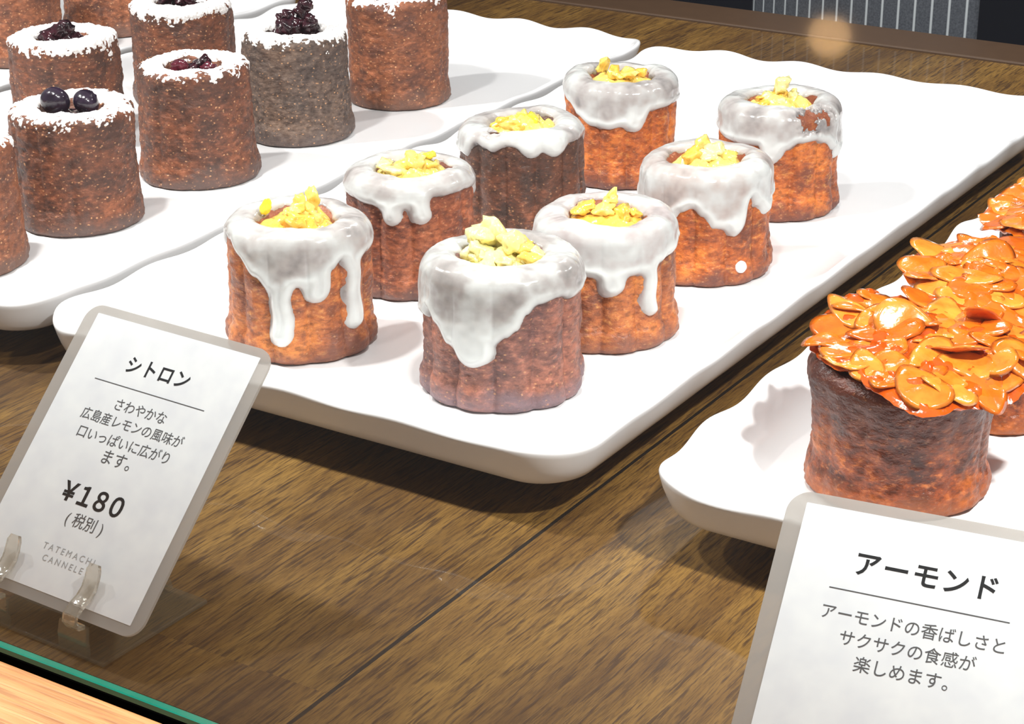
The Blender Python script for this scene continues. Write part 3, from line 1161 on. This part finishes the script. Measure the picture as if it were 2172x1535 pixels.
def build_card(x, y, z, yaw, lean, label, rows):
    """card frame: local X along the card, local Y up the card, local Z out of its face"""
    root = empty('price_card', (x, y, z))
    tag(root, label, 'price card', 'laminated price cards')
    u = Vector((math.cos(yaw), math.sin(yaw), 0))
    v = Vector((-math.sin(yaw) * math.sin(lean), math.cos(yaw) * math.sin(lean), math.cos(lean)))
    n = u.cross(v)
    root.matrix_world = Matrix(((u.x, v.x, n.x, x), (u.y, v.y, n.y, y), (u.z, v.z, n.z, z), (0, 0, 0, 1)))
    mm = 0.001
    slab_from(rrect(-4 * mm, 59 * mm, -2.8 * mm, 74.6 * mm, 5.0 * mm), -0.0008, 0.0, 'laminate_film', M['film'], root)['label'] = 'frosted clear laminate border with rounded corners'
    p = slab_from(rrect(0, 55.5 * mm, 0, 72.2 * mm, 0.2 * mm, 2), 0.00002, 0.00012, 'paper_insert', M['paper'], root)
    for (name, body, cx, cy, w, mat, bold, sp) in rows:
        if body == '-':
            slab_from([(cx * mm - w * mm / 2, cy * mm - .00012), (cx * mm + w * mm / 2, cy * mm - .00012), (cx * mm + w * mm / 2, cy * mm + .00012), (cx * mm - w * mm / 2, cy * mm + .00012)], 0.00013, 0.00018, name, mat, p)
        else:
            text_mesh(name, body, cx * mm, cy * mm, w * mm, 0.005, mat, p, bold, sp, 0.00016)
    return root


def ribbon(path, width, thick, name, mat, parent, axis=Vector((1, 0, 0)), taper=None):
    """bent strip following path points (Vectors), extruded along axis"""
    vs, fs = [], []
    n = len(path)
    for i, p in enumerate(path):
        t = (path[min(n - 1, i + 1)] - path[max(0, i - 1)]).normalized()
        nn = axis.cross(t).normalized()
        w = width * (taper[i] if taper else 1)
        for a in (-.5, .5):
            for b in (-.5, .5):
                vs.append(p + axis * (a * w) + nn * (b * thick))
    for i in range(n - 1):
        k, q = 4 * i, 4 * i + 4
        for a, b in ((0, 1), (1, 3), (3, 2), (2, 0)):
            fs.append((k + a, k + b, q + b, q + a))
    fs += [(0, 2, 3, 1), (4 * n - 4, 4 * n - 3, 4 * n - 1, 4 * n - 2)]
    o = mesh_obj(name, vs, fs, mat, parent, False)
    bm = bmesh.new()
    bm.from_mesh(o.data)
    bmesh.ops.recalc_face_normals(bm, faces=bm.faces)
    bm.to_mesh(o.data)
    bm.free()
    return o


def build_stand(card, label):
    """bent clear acrylic stand: base sheet, two risers with hooks gripping the card's lower edge, back rest"""
    root = empty('card_stand')
    tag(root, label, 'card stand', 'clear acrylic card stands')
    mw = card.matrix_world
    yaw = math.atan2(mw[1][0], mw[0][0])
    base = mw @ Vector((0.0275, 0, 0))
    root.location = (base.x, base.y, 0)
    root.rotation_euler = (0, 0, yaw)
    inv = (Matrix.Translation(root.location) @ Matrix.Rotation(yaw, 4, 'Z')).inverted()

    def cp(u, v, n):
        return inv @ (mw @ Vector((u * .001, v * .001, n * .001)))
    fy = cp(27, -4, 0).y - 0.001          # front of the base
    ky = fy + 0.037
    hw = 0.0215
    e = bm_obj('base_sheet', box_bm(-hw, hw, fy, ky, 0.0002, 0.0014, 0.0003), M['acrylic'], root)
    for u in (11.5, 39.0):
        c = cp(u, -3.6, -0.4)
        top = cp(u, -3.6, -0.4)
        pth = [Vector((c.x, fy + .0007, 0.0014)), Vector((c.x, fy + .0006, 0.0014 + (top.z - .0014) * .5)), Vector((c.x, top.y - .0002, top.z - 0.0004))]
        ribbon(pth, 0.0098, 0.0011, 'riser', M['acrylic'], root, taper=[1.0, .98, .92])
        pts = []
        for (v, nn) in ((-4.0, -1.2), (-5.1, 0.2), (-4.6, 2.2), (-3.0, 3.1), (-0.5, 2.6), (2.0, 1.6), (4.5, 1.3), (7.0, 1.9), (9.0, 2.7), (10.4, 3.0)):
            p = cp(u + 1.0, v, nn)
            pts.append(p)
        h = ribbon(pts, 0.0042, 0.0011, 'hook', M['acrylic_hook'], root, taper=[1, 1, 1, 1, 1, 1, 1, 1, .95, .6])
    pts = [cp(27.5, -3.2, -1.6), cp(27.5, 8, -1.5), cp(27.5, 22, -1.5), cp(27.5, 30, -1.5)]
    ribbon(pts, 0.020, 0.0010, 'back_rest', M['acrylic'], root)
    # sloping rear leg from the rest down to the back of the base
    b0 = pts[-1]
    ribbon([b0 + Vector((0, 0.0007, -0.0004)), Vector((b0.x, ky - 0.0008, 0.0016))], 0.020, 0.0010, 'rear_leg', M['acrylic'], root)
    return root


def mat_solid_acrylic():
    m, nt, b = new_mat('clear_acrylic_hook')
    v = mapping(nt)
    b.inputs['Base Color'].default_value = (0.88, 0.84, 0.76, 1)
    b.inputs['Transmission Weight'].default_value = 0.85
    b.inputs['IOR'].default_value = 1.45
    b.inputs['Roughness'].default_value = 0.06
    bump(nt, noise(nt, v, 300, 2), 0.4, 0.0008, b)
    return m


M['acrylic_hook'] = mat_solid_acrylic()

# ================================================================== build the place
build_setting()
build_stripes()
build_pendant()

build_tray(-0.1380, 0.0605, -0.0628, 0.3548, 'white wavy-rimmed tray holding the eight lemon glazed caneles', 0.4)
build_tray(-0.3424, -0.1443, -0.0574, 0.3611, 'white wavy-rimmed tray holding the sugar-dusted berry caneles', 2.1)
build_tray(0.0796, 0.2781, -0.0613, 0.3562, 'white wavy-rimmed tray holding the almond topped caneles, at right', 4.0)
build_tray(-0.5497, -0.3506, -0.0574, 0.3611, 'white wavy-rimmed tray furthest left, mostly out of the picture', 5.3)

# ---- lemon caneles
ORANGE = dict(c=((220, 136, 70), (186, 106, 60), (132, 78, 58)), ring=(128, 84, 70))
AMBER = dict(c=((226, 132, 58), (192, 100, 46), (128, 68, 44)), ring=(104, 66, 58))
RED = dict(c=((186, 112, 74), (152, 86, 58), (104, 60, 48)), ring=(104, 78, 72))
PURPLE = dict(c=((172, 108, 86), (146, 96, 82), (110, 78, 74)), ring=(136, 114, 120), speck=.5)
DARK = dict(c=((140, 82, 54), (104, 66, 50), (72, 52, 44)), ring=(78, 60, 52), top=.5)

L1E = [(-1, .25), (-.93, .3), (-.8, .7), (-.6, 1.2), (-.4, 1.7), (-.2, 1.7), (-.05, 1.45), (.1, 1.5), (.3, 1.4), (.45, 1.0), (.57, .8), (.7, 1.1), (.9, .9), (1, .7)]
L2E = [(-1, .6), (-.9, .65), (-.6, .7), (-.45, .8), (-.25, .8), (-.07, .7), (.15, .8), (.36, .35), (.6, .4), (.8, .45), (1, .5)]
L3E = [(-1, 1.7), (-.95, 1.6), (-.9, 1.3), (-.82, 1.6), (-.68, 2.1), (-.5, 2.4), (-.2, 2.4), (-.12, 1.9), (.05, 1.65), (.18, 1.45), (.3, 1.0), (.45, .75), (.7, .7), (.85, .9), (1, .9)]
L4E = [(-1, .9), (-.88, .85), (-.76, .25), (-.6, .35), (-.48, .45), (-.25, .2), (-.05, .25), (.12, .5), (.3, .35), (.5, .55), (.65, .5), (.78, .25), (1, .35)]
L5E = [(-1, .6), (-.9, .8), (-.75, 1.2), (-.5, 1.5), (-.2, 1.55), (.05, 1.45), (.25, 1.6), (.42, 1.3), (.55, .9), (.75, .85), (1, .9)]
L6E = [(-1, 1.2), (-.7, 1.25), (-.4, 1.3), (-.14, 1.35), (.1, 1.5), (.38, 1.3), (.6, 1.3), (.76, 1.1), (.9, 1.0), (1, .9)]
L7E = [(-1, 1.4), (-.85, 1.65), (-.65, 1.75), (-.5, 1.65), (-.35, 1.25), (-.2, 1.1), (-.05, 1.35), (.12, 1.75), (.3, 1.8), (.45, 2.05), (.56, 1.7), (.68, .85), (.78, 1.2), (.9, 1.5), (1, 1.3)]
L8E = [(-1, 1.1), (-.7, 1.2), (-.35, 1.15), (-.22, 1.6), (-.1, 1.75), (.02, 1.5), (.15, 1.25), (.35, 1.0), (.6, .95), (.75, 1.1), (.88, 1.5), (.97, 1.8), (1, 1.7)]

build_lemon('la', -7.25, -0.60, 4.06, 2.37, 2.21, L1E, ORANGE, 'lemon canele with the longest white icing drips, behind the left price card', 11, drips=[(-.27, 3.4, .38), (.23, 2.0, .42), (.73, 3.15, .33)],
            top=lemon_spec(1, 'lemon', 'lemon_orange', 9, .9, .25, .1, -.1) + [(.55, -.35, .45, (.16, .22, .42), 'lemon'), (.1, -.3, .3, (.2, .2, .36), 'lemon'), (-.95, -.55, .25, (.2, .2, .28), 'peel')], mound_mat='lemon_orange')
build_lemon('lb', -7.32, 5.65, 4.01, 2.25, 2.11, L2E, RED, 'lemon canele with short drips standing behind the long-dripped one', 12, drips=[(-.3, 1.3, .33), (.15, 1.25, .36)],
            top=lemon_spec(2, 'lemon', 'lemon_pale', 9, .95, .3) + [(.7, -.2, .4, (.3, .2, .16), 'peel')])
build_lemon('lc', 0.19, -0.27, 4.11, 2.44, 2.31, L3E, PURPLE, 'nearest lemon canele with pale lemon heap and thick lopsided icing', 13, drips=[(-.38, 2.65, .6)],
            top=lemon_spec(3, 'lemon_pale', 'lemon', 12, 1.1, .3, .05, 0) + [(-.6, -.5, .3, (.55, .45, .42), 'lemon_pale'), (-.2, -.6, .42, (.5, .42, .5), 'lemon_pale'), (.25, -.2, .3, (.5, .45, .36), 'lemon_pale'), (-.75, -.1, .15, (.4, .4, .3), 'lemon_pale')], mound_mat='lemon_pale', glaze_thin=(176, 170, 168))
build_lemon('ld', -6.96, 12.25, 4.01, 2.35, 2.19, L4E, DARK, 'lemon canele with near-black crust and short scalloped icing', 14, drips=[(.15, .6, .4), (.52, .65, .4)],
            top=lemon_spec(4, 'lemon', 'lemon', 9, .95, .2) + [(-.8, .1, .1, (.4, .25, .16), 'lemon_orange'), (.4, .2, .2, (.4, .3, .22), 'peel')], holes=[(-.62, -.55, .32)])
build_lemon('le', -7.15, 19.88, 4.06, 2.25, 2.15, L5E, AMBER, 'lemon canele at the back left of its tray with smooth deep icing', 15, drips=[(.25, 1.65, .4)],
            top=[(-.7, -.2, .35, (.3, .2, .4), 'lemon'), (-.25, 0, .15, (.45, .4, .25), 'lemon_orange'), (.25, .2, .1, (.5, .4, .22), 'lemon'), (.75, .0, .12, (.35, .3, .18), 'lemon_orange'), (.4, .55, .05, (.5, .2, .12), 'lemon_orange'), (-.1, .45, .05, (.4, .25, .15), 'lemon')], mound_h=.003)
build_lemon('lf', 0.56, 5.26, 3.91, 2.37, 2.17, L6E, ORANGE, 'lemon canele right behind the nearest one with one long drip at right', 16, drips=[(.08, 1.95, .42), (.63, 2.75, .27)],
            top=[(-.65, -.1, .12, (.5, .4, .2), 'lemon_orange'), (-.1, .1, .15, (.5, .4, .24), 'lemon'), (.5, .15, .1, (.5, .3, .2), 'lemon_orange'), (.15, -.2, .4, (.22, .2, .34), 'lemon'), (.9, .1, .05, (.3, .2, .14), 'lemon_orange')], mound_h=.003, mound_mat='lemon_orange', glaze_thin=(194, 184, 182))
build_lemon('lg', 0.63, 12.15, 3.91, 2.33, 2.17, L7E, AMBER, 'lemon canele with a white icing drop stuck low on its side', 17, drips=[(.47, 2.0, .3), (.9, 1.6, .25)],
            top=[(-.45, .25, .15, (.4, .35, .3), 'lemon_orange'), (-.15, -.2, .45, (.32, .3, .4), 'lemon'), (.3, 0, .25, (.45, .4, .28), 'lemon_pale'), (.75, .1, .15, (.35, .3, .22), 'lemon'), (.05, .3, .2, (.35, .3, .22), 'lemon_pale')], glaze_thin=(194, 182, 178), drop=(.55, 3.2))
build_lemon('lh', -0.16, 19.68, 4.06, 2.30, 2.20, L8E, AMBER, 'lemon canele at the back right with patchy icing showing bare crust', 18, drips=[(-.1, 1.75, .35), (.95, 1.9, .25)],
            top=lemon_spec(8, 'lemon_orange', 'lemon_pale', 9, .9, .3, -.15, 0) + [(.05, -.25, .5, (.45, .35, .35), 'lemon_pale')], holes=[(.55, .05, .42), (.8, .1, .3), (.62, -.85, .4)])

# ---- berry caneles
BROWN = dict(c=((144, 84, 54), (112, 66, 46), (78, 50, 40)), ring=(104, 84, 78))
GREYB = dict(c=((112, 84, 66), (90, 68, 56), (66, 50, 44)), ring=(96, 80, 76))
TANB = dict(c=((164, 98, 62), (136, 80, 52), (98, 60, 46)), ring=(116, 88, 76))
GB = 'sugar-dusted berry caneles on the second tray'
J = lambda seed, n, s, kind, up=0.0, rad=.7: [(random.Random(seed * 31 + i).uniform(-rad, rad), random.Random(seed * 57 + i).uniform(-rad * .7, rad * .7), up + random.Random(seed * 91 + i).uniform(-.15, .2), s * random.Random(seed * 3 + i).uniform(.7, 1.2), kind) for i in range(n)]
build_berry('ba', -21.77, 4.52, 4.45, 2.35, 2.29, BROWN, 'sugar-dusted canele topped with two whole shiny blueberries', 21,
            ('jam', .002, [(-.55, .0, .14, .56, 'blueberry'), (.56, .08, .04, .50, 'blueberry')]), GB)
build_berry('bb', -21.62, 11.18, 4.59, 2.39, 2.15, BROWN, 'sugar-rimmed canele with red berry pieces sunk in its hollow, behind the blueberry one', 22,
            ('jam_red', .003, [(-.45, .1, -.18, .38, 'jam_red'), (-.05, .2, -.2, .3, 'jam'), (.35, -.05, -.1, .4, 'jam'), (.62, .2, -.2, .3, 'jam_red')]), GB)
build_berry('bc', -21.82, 17.87, 4.50, 2.41, 2.20, GREYB, 'greyish dusty canele with a tall heap of dark berry jam', 23,
            ('jam', .006, J(3, 14, .34, 'jam', .25, .75) + [(.45, -.2, .75, .4, 'jam'), (.55, -.1, 1.0, .26, 'jam'), (-.2, 0, .5, .4, 'jam')]), GB, dusty=.2, sug=dict(amount=-.3, drop=.2))
build_berry('bd', -21.32, 24.62, 4.79, 2.31, 2.25, TANB, 'tall tan canele nearest the back right of the berry tray, its top cut off', 24,
            ('jam', .003, []), GB, sug=dict(amount=-.8))
build_berry('be', -29.68, 12.25, 4.50, 2.37, 2.27, BROWN, 'sugar-rimmed canele with dark berry filling at the left, behind the blueberry one', 25,
            ('jam', .004, J(5, 8, .36, 'jam', -.05, .65)), GB, sug=dict(amount=-.05, drop=.28, bias=(.6, 1.0)))
build_berry('bf', -29.68, 19.68, 4.50, 2.37, 2.25, BROWN, 'sugar-rimmed canele cut by the top edge, left of the greyish dusty one', 26,
            ('jam', .003, J(6, 6, .34, 'jam', -.15, .7)), GB, sug=dict(amount=-.05, drop=.36))
build_berry('bg', -22.06, -1.29, 4.50, 2.37, 2.27, TANB, 'orange-brown canele cut by the left edge of the picture', 27,
            ('jam', .003, J(7, 6, .34, 'jam', -.1, .7)), GB)
GC = 'plain caneles on the leftmost tray'
build_berry('ca', -41.95, 27.90, 4.59, 2.37, 2.25, TANB, 'brown canele at the top edge on the leftmost tray, the right one of two', 28, ('jam', .003, []), GC, sug=dict(amount=-.8))
build_berry('cb', -41.76, 21.05, 4.59, 2.37, 2.25, TANB, 'brown canele in the top left corner on the leftmost tray', 29, ('jam', .003, []), GC, sug=dict(amount=-.8))

# ---- almond caneles
ALM = dict(c=((196, 106, 40), (146, 70, 34), (72, 32, 22)), ring=(168, 92, 48))
build_almond('aa', 12.94, -0.32, 3.67, 2.49, 2.56, [(-180, 2.6), (-150, 2.6), (-120, 2.6), (-105, 2.9), (-84, 3.7), (-62, 3.2), (-35, 3.1), (-12, 3.6), (4, 4.0), (25, 3.4), (60, 3.1), (90, 3.1), (120, 2.9), (150, 2.7)],
             (6, 3), 62, 'nearest almond topped canele, standing right behind the almond price card', 41, ALM, off=(.1, .2))
build_almond('ab', 13.29, 6.09, 3.67, 2.49, 2.49, [(-180, 2.7), (-160, 2.7), (-140, 2.6), (-110, 2.7), (-85, 3.0), (-60, 3.0), (-30, 3.0), (0, 3.4), (40, 3.2), (75, 2.7), (105, 2.6), (135, 2.8), (155, 2.7)],
             (5, 2), 52, 'almond topped canele behind the nearest almond one', 42, ALM)
build_almond('ac', 13.58, 12.55, 3.67, 2.44, 2.44, [(-180, 3.0), (-150, 2.8), (-120, 2.6), (-90, 2.9), (-50, 2.7), (0, 3.2), (45, 3.0), (90, 2.7), (135, 2.9)],
             (4, 0), 44, 'furthest almond topped canele, cut by the right edge', 43, ALM)

# ---- price cards
K1 = build_card(-0.0493, -0.1715, 0.012, -0.0318, 0.7902, 'price card at the lower left reading 180 yen for the citron canele', [
    ('card_title', 'シトロン', 27.8, 61.3, 21.0, M['ink'], 0.016 * .005, 1.12),
    ('divider_line', '-', 28.1, 55.2, 37.4, M['ink_soft'], 0, 1),
    ('description_line', 'さわやかな', 28.4, 50.4, 17.2, M['ink_soft'], 0, 1.0),
    ('description_line', '広島産レモンの風味が', 28.0, 45.9, 34.5, M['ink_soft'], 0, 1.0),
    ('description_line', '口いっぱいに広がり', 28.0, 41.1, 31.0, M['ink_soft'], 0, 1.0),
    ('description_line', 'ます。', 28.6, 36.7, 9.4, M['ink_soft'], 0, 1.0),
    ('price_text', '￥１８０', 27.1, 25.6, 20.5, M['ink'], 0.024 * .005, 0.62),
    ('tax_note', '( 税別 )', 28.4, 19.0, 12.4, M['ink_soft'], 0, 1.0),
    ('shop_name', 'TATEMACHI', 28.2, 10.9, 17.4, M['ink_pale'], 0, 1.5),
    ('shop_name', 'CANNELE', 27.9, 8.0, 13.6, M['ink_pale'], 0, 1.5),
])
K2 = build_card(0.1630, -0.1745, 0.012, 0.1453, 0.7759, 'price card at the right reading almond, cut by the picture corner', [
    ('card_title', 'アーモンド', 27.4, 61.4, 28.6, M['ink'], 0.016 * .005, 1.12),
    ('divider_line', '-', 27.1, 55.3, 36.6, M['ink_soft'], 0, 1),
    ('description_line', 'アーモンドの香ばしさと', 27.0, 50.3, 37.0, M['ink_soft'], 0, 1.0),
    ('description_line', 'サクサクの食感が', 27.0, 45.6, 27.4, M['ink_soft'], 0, 1.0),
    ('description_line', '楽しめます。', 26.8, 40.8, 19.0, M['ink_soft'], 0, 1.0),
])
build_stand(K1, 'clear acrylic stand with two hooks gripping the citron price card')
build_stand(K2, 'clear acrylic stand under the almond price card, out of the picture')
